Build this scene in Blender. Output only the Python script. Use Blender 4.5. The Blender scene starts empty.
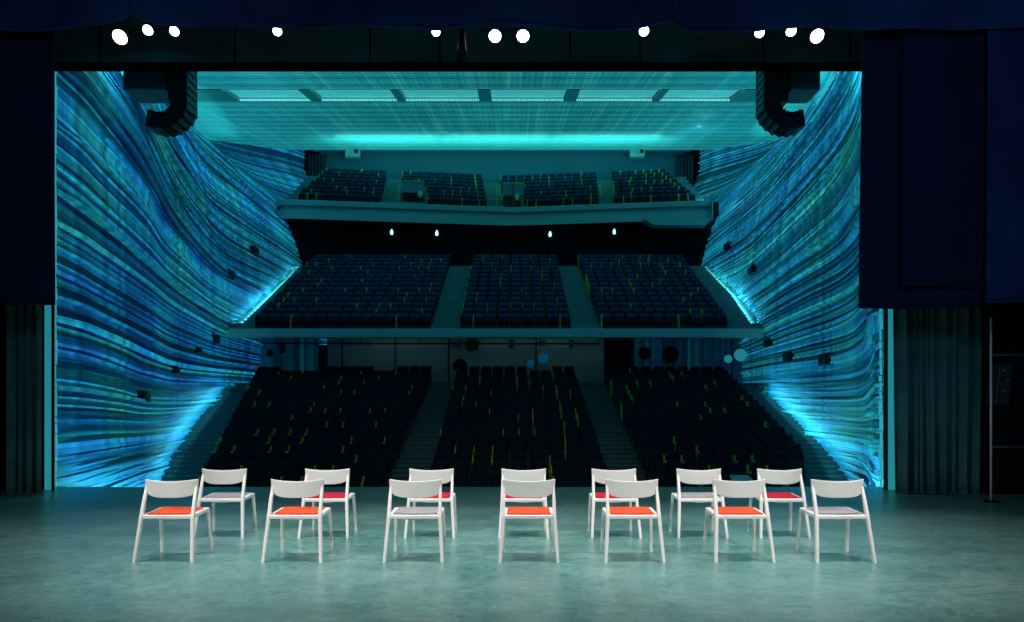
import bpy, bmesh, math, random
from mathutils import Vector, Matrix, noise
R = random.Random(11)
scn = bpy.context.scene
COL = scn.collection
F, CX, HY, EYE = 720.0, 512.0, 411.0, 1.42      # focal length in px, centre column, horizon row, eye height (m)

def PX(x, d): return (x - CX) / F * d
def PZ(y, d): return EYE + (HY - y) / F * d
def lerp(a, b, t): return a + (b - a) * t
def table(tb, v):
    if v <= tb[0][0]: return tb[0][1]
    for (a, p), (b, q) in zip(tb, tb[1:]):
        if v <= b:
            t = (v - a) / (b - a)
            return lerp(p, q, t)
    return tb[-1][1]
def smooth_table(tb, v):
    return sum(table(tb, v + k * 0.9) for k in (-2, -1, 0, 1, 2)) / 5 if v > tb[0][0] + 1.8 else table(tb, v)

# ------------------------------------------------------------------ helpers
def tag(o, label=None, cat=None, group=None, kind=None):
    if label: o['label'] = label
    if cat: o['category'] = cat
    if group: o['group'] = group
    if kind: o['kind'] = kind
    return o
def empty(name, loc, rz=0.0):
    o = bpy.data.objects.new(name, None); COL.objects.link(o)
    o.location = loc; o.rotation_euler = (0, 0, rz); o.empty_display_size = 0.1
    return o
def link(name, me, mat, parent=None, smooth=False):
    o = bpy.data.objects.new(name, me); COL.objects.link(o)
    if mat is not None:
        for m in (mat if isinstance(mat, (list, tuple)) else [mat]): me.materials.append(m)
    if parent is not None: o.parent = parent
    if smooth:
        for p in me.polygons: p.use_smooth = True
    return o
class MB:
    """collects shapes into one bmesh"""
    def __init__(s): s.bm = bmesh.new()
    def quad(s, pts, mi=0):
        f = s.bm.faces.new([s.bm.verts.new(p) for p in pts]); f.material_index = mi; return f
    def box(s, x0, x1, y0, y1, z0, z1, bevel=0.0, mi=0, rot=None, piv=None):
        r = bmesh.ops.create_cube(s.bm, size=1.0)
        vs = r['verts']
        for v in vs:
            v.co = Vector(((x0 + x1) / 2 + v.co.x * (x1 - x0), (y0 + y1) / 2 + v.co.y * (y1 - y0), (z0 + z1) / 2 + v.co.z * (z1 - z0)))
        fs = list({f for v in vs for f in v.link_faces})
        for f in fs: f.material_index = mi
        if bevel > 0:
            es = list({e for v in vs for e in v.link_edges})
            b = bmesh.ops.bevel(s.bm, geom=es, offset=bevel, segments=2, affect='EDGES', profile=0.5)
            vs = list({v for f in b['faces'] for v in f.verts} | {v for v in vs if v.is_valid})
            for f in b['faces']: f.material_index = mi
        if rot is not None:
            bmesh.ops.rotate(s.bm, verts=[v for v in vs if v.is_valid], cent=piv or (0, 0, 0), matrix=rot)
        return s
    def tube(s, pts, rad, n=8, cap=True, sx=1.0, sy=1.0, mi=0):
        """sweep along a polyline; rad may be a list; sx, sy squash the section"""
        pts = [Vector(p) for p in pts]
        rads = rad if isinstance(rad, (list, tuple)) else [rad] * len(pts)
        rings = []
        for i, p in enumerate(pts):
            t = (pts[min(i + 1, len(pts) - 1)] - pts[max(i - 1, 0)]).normalized()
            up = Vector((0, 1, 0)) if abs(t.y) < 0.9 else Vector((0, 0, 1))
            a = up.cross(t).normalized(); b = t.cross(a).normalized()
            rings.append([s.bm.verts.new(p + (a * math.cos(2 * math.pi * k / n) * sx + b * math.sin(2 * math.pi * k / n) * sy) * rads[i]) for k in range(n)])
        for r0, r1 in zip(rings, rings[1:]):
            for k in range(n):
                f = s.bm.faces.new((r0[k], r0[(k + 1) % n], r1[(k + 1) % n], r1[k])); f.material_index = mi
        if cap:
            for r in (rings[0][::-1], rings[-1]):
                f = s.bm.faces.new(r); f.material_index = mi
        return s
    def cyl(s, p0, p1, r0, r1=None, n=20, mi=0):
        return s.tube([p0, p1], [r0, r0 if r1 is None else r1], n=n, mi=mi)
    def bar(s, pts, w, h):
        """rectangular section swept along pts (w across x, h along y)"""
        rings = []
        for i, p in enumerate(pts):
            ww = w[i] if isinstance(w, (list, tuple)) else w
            hh = h[i] if isinstance(h, (list, tuple)) else h
            p = Vector(p)
            c = 0.28
            sec = [(-1 + c, -1), (1 - c, -1), (1, -1 + c), (1, 1 - c), (1 - c, 1), (-1 + c, 1), (-1, 1 - c), (-1, -1 + c)]
            rings.append([s.bm.verts.new(p + Vector((a * ww / 2, b * hh / 2, 0))) for a, b in sec])
        for r0, r1 in zip(rings, rings[1:]):
            for k in range(8): s.bm.faces.new((r0[k], r0[(k + 1) % 8], r1[(k + 1) % 8], r1[k]))
        s.bm.faces.new(rings[0][::-1]); s.bm.faces.new(rings[-1])
        return s
    def mesh(s, name):
        bmesh.ops.recalc_face_normals(s.bm, faces=s.bm.faces)
        me = bpy.data.meshes.new(name); s.bm.to_mesh(me); s.bm.free(); return me
    def build(s, name, mat, parent=None, smooth=False):
        return link(name, s.mesh(name), mat, parent, smooth)
def grid(fn, nu, nv):
    """mesh from a nu x nv grid of points"""
    vs = [fn(i / (nu - 1), j / (nv - 1)) for j in range(nv) for i in range(nu)]
    fs = [(j * nu + i, j * nu + i + 1, (j + 1) * nu + i + 1, (j + 1) * nu + i) for j in range(nv - 1) for i in range(nu - 1)]
    me = bpy.data.meshes.new('grid'); me.from_pydata(vs, [], fs); me.update(); return me

# ------------------------------------------------------------------ materials
def nt_new(name):
    m = bpy.data.materials.new(name); m.use_nodes = True
    nt = m.node_tree; b = nt.nodes['Principled BSDF']
    return m, nt, b
def mat(name, col, rough=0.5, metal=0.0, emit=None, es=0.0, var=0.12, scale=6.0, bump=0.0, bscale=60.0, spec=0.5, sheen=0.0):
    m, nt, b = nt_new(name)
    n = nt.nodes.new('ShaderNodeTexNoise'); n.inputs['Scale'].default_value = scale; n.inputs['Detail'].default_value = 4
    tc = nt.nodes.new('ShaderNodeTexCoord'); nt.links.new(tc.outputs['Object'], n.inputs['Vector'])
    r = nt.nodes.new('ShaderNodeValToRGB')
    r.color_ramp.elements[0].position = 0.3; r.color_ramp.elements[1].position = 0.7
    r.color_ramp.elements[0].color = [c * (1 - var) for c in col] + [1]
    r.color_ramp.elements[1].color = [min(1, c * (1 + var)) for c in col] + [1]
    nt.links.new(n.outputs['Fac'], r.inputs['Fac']); nt.links.new(r.outputs['Color'], b.inputs['Base Color'])
    b.inputs['Roughness'].default_value = rough; b.inputs['Metallic'].default_value = metal
    b.inputs['Specular IOR Level'].default_value = spec
    if sheen: b.inputs['Sheen Weight'].default_value = sheen
    if emit:
        b.inputs['Emission Color'].default_value = list(emit) + [1]; b.inputs['Emission Strength'].default_value = es
    if bump:
        n2 = nt.nodes.new('ShaderNodeTexNoise'); n2.inputs['Scale'].default_value = bscale
        nt.links.new(tc.outputs['Object'], n2.inputs['Vector'])
        bp = nt.nodes.new('ShaderNodeBump'); bp.inputs['Strength'].default_value = bump; bp.inputs['Distance'].default_value = 0.01
        nt.links.new(n2.outputs['Fac'], bp.inputs['Height']); nt.links.new(bp.outputs['Normal'], b.inputs['Normal'])
    return m

M = {}
M['white'] = mat('white_plastic', (.88, .86, .85), .38, var=.03)
M['orange'] = mat('orange_felt', (.80, .085, .03), .85, var=.10, scale=40, bump=.3, bscale=300, spec=.2)
M['crimson'] = mat('crimson_felt', (.55, .012, .045), .85, var=.10, scale=40, bump=.3, bscale=300, spec=.2)
M['grey'] = mat('grey_felt', (.34, .33, .36), .85, var=.10, scale=40, bump=.3, bscale=300, spec=.2)
M['matt_black'] = mat('matt_black', (.002, .002, .003), 1.0, var=.1, spec=0.0)
M['navy'] = mat('navy_velvet', (.012, .038, .110), .9, var=.25, scale=1.5, bump=.2, bscale=25, spec=.1)
M['navy_deep'] = mat('deep_navy_velvet', (.010, .013, .045), .9, var=.25, scale=1.5, bump=.2, bscale=25, spec=.08)
M['navy_bright'] = mat('blue_velvet', (.008, .030, .095), .9, var=.25, scale=1.5, bump=.2, bscale=25, spec=.1)
M['drape'] = mat('dark_green_drape', (.050, .175, .165), .85, var=.25, scale=2, bump=.2, bscale=30, spec=.15)
M['black'] = mat('black_paint', (.004, .004, .006), .55, var=.2, spec=.25)
M['black_wall'] = mat('black_wall_paint', (.006, .007, .009), .8, var=.2, scale=2, spec=.15)
M['header'] = mat('dark_teal_header', (.06, .21, .22), .8, var=.2, scale=1, spec=.15)
M['speaker'] = mat('black_speaker', (.006, .010, .012), .5, var=.2, spec=.3)
M['grille_lit'] = mat('speaker_grille_lit', (.05, .19, .20), .4, metal=.2, var=.3, scale=20)  # speaker grille with the teal light on its front put into the colour
M['grille'] = mat('speaker_grille', (.010, .016, .018), .5, var=.5, scale=80, bump=.5, bscale=120)
M['steel'] = mat('dull_steel', (.10, .11, .11), .45, metal=.7, var=.1)
M['lens'] = mat('lit_lens', (1, 1, 1), .3, emit=(1, .96, .92), es=14, var=0)
M['wall_lamp'] = mat('small_cyan_lamp', (.6, .9, .9), .3, emit=(.45, .95, 1.0), es=1.6, var=0)
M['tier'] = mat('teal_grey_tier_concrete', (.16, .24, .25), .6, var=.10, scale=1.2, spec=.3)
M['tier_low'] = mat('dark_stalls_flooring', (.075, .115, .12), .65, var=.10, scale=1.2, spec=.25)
M['fascia'] = mat('pale_teal_fascia', (.32, .44, .45), .5, var=.06, scale=.6)
M['back'] = mat('balcony_back_wall_paint', (.05, .20, .27), .75, var=.06, scale=.4)
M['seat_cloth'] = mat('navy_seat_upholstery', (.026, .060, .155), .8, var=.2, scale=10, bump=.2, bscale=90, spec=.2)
M['seat_cloth_shaded'] = mat('shaded_seat_upholstery', (.0075, .0105, .017), .8, var=.2, scale=10, bump=.2, bscale=90, spec=.15)  # same seat cloth, with the dimmer stalls light put into its colour
M['seat_pan'] = mat('dark_seat_pan', (.004, .007, .014), .7, var=.2, scale=10, spec=.2)
M['seat_frame'] = mat('dark_seat_frame', (.010, .018, .024), .6, var=.2, spec=.3)
M['lime'] = mat('lime_armrest', (.42, .56, .03), .5, var=.1)
M['handrail'] = mat('yellow_handrail', (.55, .48, .06), .45, var=.1)
M['pale_wall'] = mat('pale_green_grey_panel', (.28, .37, .36), .7, var=.05, scale=.5)
M['pale_band'] = mat('pale_upper_band', (.62, .58, .53), .7, var=.05, scale=.5)
M['jamb'] = mat('lit_jamb_panel', (.08, .32, .35), .35, emit=(.02, .36, .42), es=.6, var=.2, scale=1.5)
M['disc_dark'] = mat('black_disc', (.004, .004, .005), .6, spec=.2)
M['disc_blue'] = mat('blue_disc', (.01, .16, .30), .5, emit=(0, .10, .20), es=.35)
M['disc_teal'] = mat('teal_disc', (.15, .55, .62), .5, emit=(.04, .42, .50), es=.35)
M['projector'] = mat('pale_teal_casing', (.35, .62, .58), .5)
M['slot_light'] = mat('ceiling_light_panel', (.3, .6, .6), .5, emit=(.05, .50, .52), es=.62, var=.3, scale=1.5)
M['brown'] = mat('red_brown_interior', (.10, .025, .02), .8)
M['lectern'] = mat('grey_green_laminate', (.22, .36, .36), .5)

def floor_mat():
    m, nt, b = nt_new('teal_linoleum')
    N = nt.nodes.new; L = nt.links.new
    tc = N('ShaderNodeTexCoord')
    n1 = N('ShaderNodeTexNoise'); n1.inputs['Scale'].default_value = 0.9; n1.inputs['Detail'].default_value = 8; n1.inputs['Roughness'].default_value = .65
    L(tc.outputs['Object'], n1.inputs['Vector'])
    r1 = N('ShaderNodeValToRGB'); e = r1.color_ramp.elements
    e[0].position = .30; e[0].color = (.070, .200, .186, 1); e[1].position = .72; e[1].color = (.160, .345, .315, 1)
    L(n1.outputs['Fac'], r1.inputs['Fac'])
    # cloudy marbling
    n3 = N('ShaderNodeTexNoise'); n3.inputs['Scale'].default_value = 9; n3.inputs['Detail'].default_value = 10; n3.inputs['Roughness'].default_value = .75; n3.inputs['Distortion'].default_value = 1.2
    L(tc.outputs['Object'], n3.inputs['Vector'])
    # scratches: thin ridges of stretched, rotated noise
    def scratch(rot, sx, sy, lo):
        mp = N('ShaderNodeMapping'); mp.inputs['Rotation'].default_value = (0, 0, rot); mp.inputs['Scale'].default_value = (sx, sy, 1)
        L(tc.outputs['Object'], mp.inputs['Vector'])
        n = N('ShaderNodeTexNoise'); n.inputs['Scale'].default_value = 1.0; n.inputs['Detail'].default_value = 3; n.inputs['Distortion'].default_value = .6
        L(mp.outputs['Vector'], n.inputs['Vector'])
        s = N('ShaderNodeMath'); s.operation = 'SUBTRACT'; s.inputs[1].default_value = .5; L(n.outputs['Fac'], s.inputs[0])
        a = N('ShaderNodeMath'); a.operation = 'ABSOLUTE'; L(s.outputs[0], a.inputs[0])
        mr = N('ShaderNodeMapRange'); mr.inputs['From Min'].default_value = 0; mr.inputs['From Max'].default_value = lo
        mr.inputs['To Min'].default_value = 1; mr.inputs['To Max'].default_value = 0
        L(a.outputs[0], mr.inputs['Value']); return mr
    s1, s2, s3 = scratch(.5, 1.2, 9, .05), scratch(-.9, 1.0, 11, .05), scratch(2.2, 1.5, 7, .05)
    ad = N('ShaderNodeMath'); ad.operation = 'ADD'; L(s1.outputs[0], ad.inputs[0]); L(s2.outputs[0], ad.inputs[1])
    ad2 = N('ShaderNodeMath'); ad2.operation = 'ADD'; ad2.use_clamp = True; L(ad.outputs[0], ad2.inputs[0]); L(s3.outputs[0], ad2.inputs[1])
    # keep scratches patchy
    n4 = N('ShaderNodeTexNoise'); n4.inputs['Scale'].default_value = .8; L(tc.outputs['Object'], n4.inputs['Vector'])
    mr4 = N('ShaderNodeMapRange'); mr4.inputs['From Min'].default_value = .48; mr4.inputs['From Max'].default_value = .65; L(n4.outputs['Fac'], mr4.inputs['Value'])
    ml = N('ShaderNodeMath'); ml.operation = 'MULTIPLY'; L(ad2.outputs[0], ml.inputs[0]); L(mr4.outputs[0], ml.inputs[1])
    ml2 = N('ShaderNodeMath'); ml2.operation = 'MULTIPLY'; ml2.inputs[1].default_value = .34; L(ml.outputs[0], ml2.inputs[0])
    ov = N('ShaderNodeMix'); ov.data_type = 'RGBA'; ov.blend_type = 'OVERLAY'; ov.inputs['Factor'].default_value = .55
    m3 = N('ShaderNodeMapRange'); m3.inputs['From Min'].default_value = .25; m3.inputs['From Max'].default_value = .78; L(n3.outputs['Fac'], m3.inputs['Value'])
    L(r1.outputs['Color'], ov.inputs['A']); L(m3.outputs[0], ov.inputs['B'])
    hs = N('ShaderNodeHueSaturation'); hs.inputs['Saturation'].default_value = .95
    L(ov.outputs['Result'], hs.inputs['Color'])
    mx = N('ShaderNodeMix'); mx.data_type = 'RGBA'; mx.inputs['B'].default_value = (.34, .50, .46, 1)
    L(ml2.outputs[0], mx.inputs['Factor']); L(hs.outputs['Color'], mx.inputs['A'])
    L(mx.outputs['Result'], b.inputs['Base Color'])
    mr = N('ShaderNodeMapRange'); mr.inputs['To Min'].default_value = .22; mr.inputs['To Max'].default_value = .42
    L(n3.outputs['Fac'], mr.inputs['Value']); L(mr.outputs[0], b.inputs['Roughness'])
    b.inputs['Specular IOR Level'].default_value = .45
    bp = N('ShaderNodeBump'); bp.inputs['Strength'].default_value = .08; bp.inputs['Distance'].default_value = .01
    L(n1.outputs['Fac'], bp.inputs['Height']); L(bp.outputs['Normal'], b.inputs['Normal'])
    return m
M['floor'] = floor_mat()

def strata_mat(name, ramp, es, posts=True, along=True):
    """layered translucent tubes, lit from behind: colour by layer, streaked along the layer"""
    m, nt, b = nt_new(name)
    N = nt.nodes.new; L = nt.links.new
    at = N('ShaderNodeAttribute'); at.attribute_name = 'layer'
    sep = N('ShaderNodeSeparateColor'); L(at.outputs['Color'], sep.inputs['Color'])
    tc = N('ShaderNodeTexCoord'); src = tc.outputs['Object']
    if along:
        al = N('ShaderNodeAttribute'); al.attribute_name = 'along'; src = al.outputs['Vector']
    mp = N('ShaderNodeMapping'); mp.inputs['Scale'].default_value = (.06, .06, 16); L(src, mp.inputs['Vector'])
    n1 = N('ShaderNodeTexNoise'); n1.inputs['Scale'].default_value = 1; n1.inputs['Detail'].default_value = 6; n1.inputs['Roughness'].default_value = .7
    L(mp.outputs['Vector'], n1.inputs['Vector'])
    n2 = N('ShaderNodeTexNoise'); n2.inputs['Scale'].default_value = .28; n2.inputs['Detail'].default_value = 3; L(src, n2.inputs['Vector'])
    # hue position = layer random + streak noise + broad patches
    a1 = N('ShaderNodeMath'); a1.operation = 'MULTIPLY_ADD'; a1.inputs[1].default_value = .40; L(sep.outputs['Red'], a1.inputs[0])
    k1 = N('ShaderNodeMath'); k1.operation = 'MULTIPLY_ADD'; k1.inputs[1].default_value = .85; k1.inputs[2].default_value = -.40; L(n1.outputs['Fac'], k1.inputs[0])
    k2 = N('ShaderNodeMath'); k2.operation = 'MULTIPLY_ADD'; k2.inputs[1].default_value = 1.0; L(n2.outputs['Fac'], k2.inputs[0]); L(k1.outputs[0], k2.inputs[2])
    k3 = N('ShaderNodeMath'); k3.operation = 'SUBTRACT'; k3.inputs[1].default_value = .27; L(k2.outputs[0], k3.inputs[0])
    L(k3.outputs[0], a1.inputs[2])
    r = N('ShaderNodeValToRGB'); els = r.color_ramp.elements
    while len(els) > 1: els.remove(els[0])
    els[0].position = ramp[0][0]; els[0].color = (*ramp[0][1], 1)
    for p, c in ramp[1:]:
        e = els.new(p); e.color = (*c, 1)
    L(a1.outputs[0], r.inputs['Fac'])
    # brightness by layer, streak and faint upright posts behind
    mpv = N('ShaderNodeMapping'); mpv.inputs['Scale'].default_value = (0, 2.4, 0.03); L(src, mpv.inputs['Vector'])
    n3 = N('ShaderNodeTexNoise'); n3.inputs['Scale'].default_value = 1; n3.inputs['Detail'].default_value = 5; L(mpv.outputs['Vector'], n3.inputs['Vector'])
    v1 = N('ShaderNodeMapRange'); v1.inputs['From Min'].default_value = .3; v1.inputs['From Max'].default_value = .7; v1.inputs['To Min'].default_value = .30 if posts else .9; v1.inputs['To Max'].default_value = 1.8 if posts else 1.1
    L(n3.outputs['Fac'], v1.inputs['Value'])
    mps = N('ShaderNodeMapping'); mps.inputs['Scale'].default_value = (.12, .12, 45); L(src, mps.inputs['Vector'])
    n5 = N('ShaderNodeTexNoise'); n5.inputs['Scale'].default_value = 1; n5.inputs['Detail'].default_value = 3; L(mps.outputs['Vector'], n5.inputs['Vector'])
    v5 = N('ShaderNodeMapRange'); v5.inputs['From Min'].default_value = .3; v5.inputs['From Max'].default_value = .7; v5.inputs['To Min'].default_value = .35; v5.inputs['To Max'].default_value = 1.65
    L(n5.outputs['Fac'], v5.inputs['Value'])
    v2 = N('ShaderNodeMath'); v2.operation = 'MULTIPLY'; L(sep.outputs['Green'], v2.inputs[0]); L(v1.outputs[0], v2.inputs[1])
    v3 = N('ShaderNodeMath'); v3.operation = 'MULTIPLY'; L(v2.outputs[0], v3.inputs[0]); L(v5.outputs[0], v3.inputs[1])
    v4 = N('ShaderNodeMath'); v4.operation = 'MULTIPLY'; v4.inputs[1].default_value = es; L(v3.outputs[0], v4.inputs[0])
    L(r.outputs['Color'], b.inputs['Emission Color']); L(v4.outputs[0], b.inputs['Emission Strength'])
    mixb = N('ShaderNodeMix'); mixb.data_type = 'RGBA'; mixb.blend_type = 'MIX'; mixb.inputs['Factor'].default_value = .5; mixb.inputs['B'].default_value = (.03, .19, .27, 1)
    L(r.outputs['Color'], mixb.inputs['A'])
    L(mixb.outputs['Result'], b.inputs['Base Color'])
    b.inputs['Roughness'].default_value = .55; b.inputs['Specular IOR Level'].default_value = .3
    return m
RAMP = [(0.0, (.002, .020, .060)), (.18, (.004, .050, .19)), (.34, (.004, .10, .30)), (.50, (.004, .17, .28)), (.64, (.006, .15, .19)), (.78, (.010, .20, .17)), (.90, (.02, .24, .12)), (1.0, (.03, .36, .42))]
M['strata_left'] = strata_mat('layered_backlit_wall_left', RAMP, .70)
RAMP2 = [(0.0, (.002, .03, .055)), (.18, (.004, .07, .17)), (.34, (.004, .13, .28)), (.50, (.006, .19, .27)), (.64, (.008, .18, .20)), (.78, (.012, .22, .17)), (.90, (.03, .27, .12)), (1.0, (.04, .40, .44))]
M['strata_right'] = strata_mat('layered_backlit_wall_right', RAMP2, .70)

def ceil_mat():
    m, nt, b = nt_new('backlit_ribbed_ceiling')
    N = nt.nodes.new; L = nt.links.new
    tc = N('ShaderNodeTexCoord')
    def noise_(scale, sc3, detail=4):
        mp = N('ShaderNodeMapping'); mp.inputs['Scale'].default_value = sc3; L(tc.outputs['Object'], mp.inputs['Vector'])
        n = N('ShaderNodeTexNoise'); n.inputs['Scale'].default_value = scale; n.inputs['Detail'].default_value = detail; L(mp.outputs['Vector'], n.inputs['Vector']); return n
    nl = noise_(1, (2.2, .05, .05)); nb = noise_(.15, (1, 1, 1))
    r = N('ShaderNodeValToRGB'); e = r.color_ramp.elements
    e[0].position = .15; e[0].color = (.007, .19, .21, 1); e[1].position = .68; e[1].color = (.022, .33, .33, 1)
    q = e.new(.50); q.color = (.010, .24, .25, 1)
    q = e.new(.72); q.color = (.07, .30, .20, 1); q = e.new(.78); q.color = (.022, .33, .33, 1)
    L(nl.outputs['Fac'], r.inputs['Fac'])
    w = N('ShaderNodeTexWave'); w.wave_type = 'BANDS'; w.bands_direction = 'Y'; w.inputs['Scale'].default_value = .75; L(tc.outputs['Object'], w.inputs['Vector'])
    w2 = N('ShaderNodeTexWave'); w2.wave_type = 'BANDS'; w2.bands_direction = 'X'; w2.inputs['Scale'].default_value = 1.1; L(tc.outputs['Object'], w2.inputs['Vector'])
    mw = N('ShaderNodeMath'); mw.operation = 'MULTIPLY_ADD'; mw.inputs[1].default_value = .9; mw.inputs[2].default_value = .45; L(w.outputs['Fac'], mw.inputs[0])
    mw2 = N('ShaderNodeMath'); mw2.operation = 'MULTIPLY_ADD'; mw2.inputs[1].default_value = .30; mw2.inputs[2].default_value = .85; L(w2.outputs['Fac'], mw2.inputs[0])
    mm = N('ShaderNodeMath'); mm.operation = 'MULTIPLY'; L(mw.outputs[0], mm.inputs[0]); L(mw2.outputs[0], mm.inputs[1])
    mb = N('ShaderNodeMapRange'); mb.inputs['From Min'].default_value = .3; mb.inputs['From Max'].default_value = .7; mb.inputs['To Min'].default_value = .8; mb.inputs['To Max'].default_value = 1.2; L(nb.outputs['Fac'], mb.inputs['Value'])
    mm2 = N('ShaderNodeMath'); mm2.operation = 'MULTIPLY'; L(mm.outputs[0], mm2.inputs[0]); L(mb.outputs[0], mm2.inputs[1])
    es = N('ShaderNodeMath'); es.operation = 'MULTIPLY'; es.inputs[1].default_value = .62; L(mm2.outputs[0], es.inputs[0])
    L(r.outputs['Color'], b.inputs['Emission Color']); L(es.outputs[0], b.inputs['Emission Strength'])
    b.inputs['Base Color'].default_value = (.12, .45, .45, 1); b.inputs['Roughness'].default_value = .35
    return m
M['ceiling'] = ceil_mat()

# ------------------------------------------------------------------ camera, world
cam = bpy.data.cameras.new('camera'); co = bpy.data.objects.new('camera', cam); COL.objects.link(co)
co.location = (0, 0, EYE); co.rotation_euler = (math.pi / 2, 0, 0)
cam.sensor_width = 36; cam.lens = 36 * F / 1024; cam.shift_y = (HY - 311) / 1024; cam.clip_end = 300; cam.clip_start = .05
scn.camera = co
w = bpy.data.worlds.new('world'); scn.world = w; w.use_nodes = True
w.node_tree.nodes['Background'].inputs['Color'].default_value = (.1, .4, .45, 1)
w.node_tree.nodes['Background'].inputs['Strength'].default_value = .004
scn.view_settings.view_transform = 'Standard'; scn.view_settings.look = 'None'
scn.cycles.use_denoising = True
scn.cycles.max_bounces = 6
scn.cycles.sample_clamp_indirect = 4.0

# ------------------------------------------------------------------ the hall shell
D0 = 13.46
WL_BOT = [(D0, -8.54), (16, -9.05), (20, -10.15), (25, -11.8), (30, -12.9), (34, -13.65), (46, -13.4), (57, -14.0)]
WL_TOP = [(D0, -8.54), (16, -9.9), (20, -12.2), (28, -16.0), (36, -18.4), (44, -18.9), (52, -18.3), (57, -15.0)]
WR_BOT = [(D0, 6.98), (14.6, 7.3), (17, 8.45), (20, 9.75), (24, 11.0), (30, 11.6), (34, 11.95), (39, 12.45), (46, 12.2), (57, 12.6)]
WR_TOP = [(D0, 6.98), (15, 7.9), (20, 11.0), (28, 14.4), (36, 16.2), (44, 16.5), (52, 16.2), (57, 13.6)]
def wall_x(side, d, z):
    bt, tp = (WL_BOT, WL_TOP) if side < 0 else (WR_BOT, WR_TOP)
    t = max(0.0, min(1.15, (z - 2) / 16.0)) ** 4.0
    return lerp(smooth_table(bt, d), smooth_table(tp, d), t)
def ceil_z(d): return 10.5 + 0.2 * d

def strata_wall(name, side, mt):
    rr = random.Random(5 if side < 0 else 8)
    z, zs = -2.6, [-2.6]
    while z < 22.6:
        z += rr.choice((.04, .05, .06, .07, .09, .13)); zs.append(z)
    nd = 84
    ds = [D0 + (57 - D0) * (k / (nd - 1)) ** 1.15 for k in range(nd)]
    vs, fs, cols, uvs = [], [], [], []
    def warp(z, d, i):
        return z + (.16 * math.sin(.55 * z + .16 * d) + .05 * math.sin(1.3 * z - .21 * d)) * min(1, (d - D0) / 6)
    for i in range(len(zs) - 1):
        off = rr.uniform(0, .09) + (.12 if rr.random() < .12 else 0)
        ph, am = rr.uniform(0, 6), rr.uniform(.0, .05)
        c = (rr.random(), rr.choice((.12, .3, .5, .7, .9, 1.1, 1.4, 1.8)), rr.random(), 1)
        if rr.random() < .20: c = (c[0] * .2, .07, c[2], 1)
        for zz in (zs[i], zs[i + 1]):
            for d in ds:
                zw = warp(zz, d, i)
                o = (off + am * math.sin(d * .9 + ph)) * min(1, (d - D0) / 1.2)
                vs.append((wall_x(side, d, zw) + side * -1 * (o - .1), d, zw)); cols.append(c); uvs.append((d, zz))
    rows = 2 * (len(zs) - 1)
    for j in range(rows - 1):
        for k in range(nd - 1):
            a = j * nd + k
            fs.append((a, a + 1, a + nd + 1, a + nd) if side < 0 else (a, a + nd, a + nd + 1, a + 1))
    me = bpy.data.meshes.new(name); me.from_pydata(vs, [], fs); me.update()
    ca = me.color_attributes.new('layer', 'FLOAT_COLOR', 'POINT')
    for k, c in enumerate(cols): ca.data[k].color = c
    la = me.attributes.new('along', 'FLOAT_VECTOR', 'POINT')
    for k, c in enumerate(uvs): la.data[k].vector = (0, c[0], c[1])
    o = link(name, me, mt)
    tag(o, kind='structure'); return o
strata_wall('wall_left', -1, M['strata_left'])
strata_wall('wall_right', 1, M['strata_right'])

# bright beaded edges where the walls end at the proscenium
def edge_strip(name, x0, x1, d, z0, z1, mt):
    o = MB().box(x0, x1, d, d + .08, z0, z1, .01).build(name, mt); tag(o, kind='structure'); return o
# ceiling: transverse ribs, wrapping down a little at the sides, with a gap for the light slot
SL0, SL1 = 36.9, 39.5
def ceil_part(d0, d1, pitch=.32):
    vs, fs = [], []
    n = int((d1 - d0) / pitch * 2); nx = 40
    for j in range(n + 1):
        d = d0 + (d1 - d0) * j / n
        zc = ceil_z(d) + (.07 if j % 2 else 0)
        xl, xr = wall_x(-1, d, ceil_z(d)) - .25, wall_x(1, d, ceil_z(d)) + .25
        for i in range(nx + 1):
            t = i / nx; x = lerp(xl, xr, t)
            vs.append((x, d, zc - .0))
    for j in range(n):
        for i in range(nx):
            a = j * (nx + 1) + i; fs.append((a, a + nx + 1, a + nx + 2, a + 1))
    return vs, fs
me = bpy.data.meshes.new('ceiling')
v1, f1 = ceil_part(D0 - .1, SL0); v2, f2 = ceil_part(SL1, 56.0)
me.from_pydata(v1 + v2, [], f1 + [tuple(k + len(v1) for k in f) for f in f2]); me.update()
tag(link('ceiling', me, M['ceiling']), kind='structure')
# back edge lip of the ceiling
mb = MB(); mb.box(-15.5, 13.9, 56.0, 56.25, ceil_z(56) - .05, ceil_z(56) + .8)
tag(mb.build('trim_1', M['back']), kind='structure')
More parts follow.
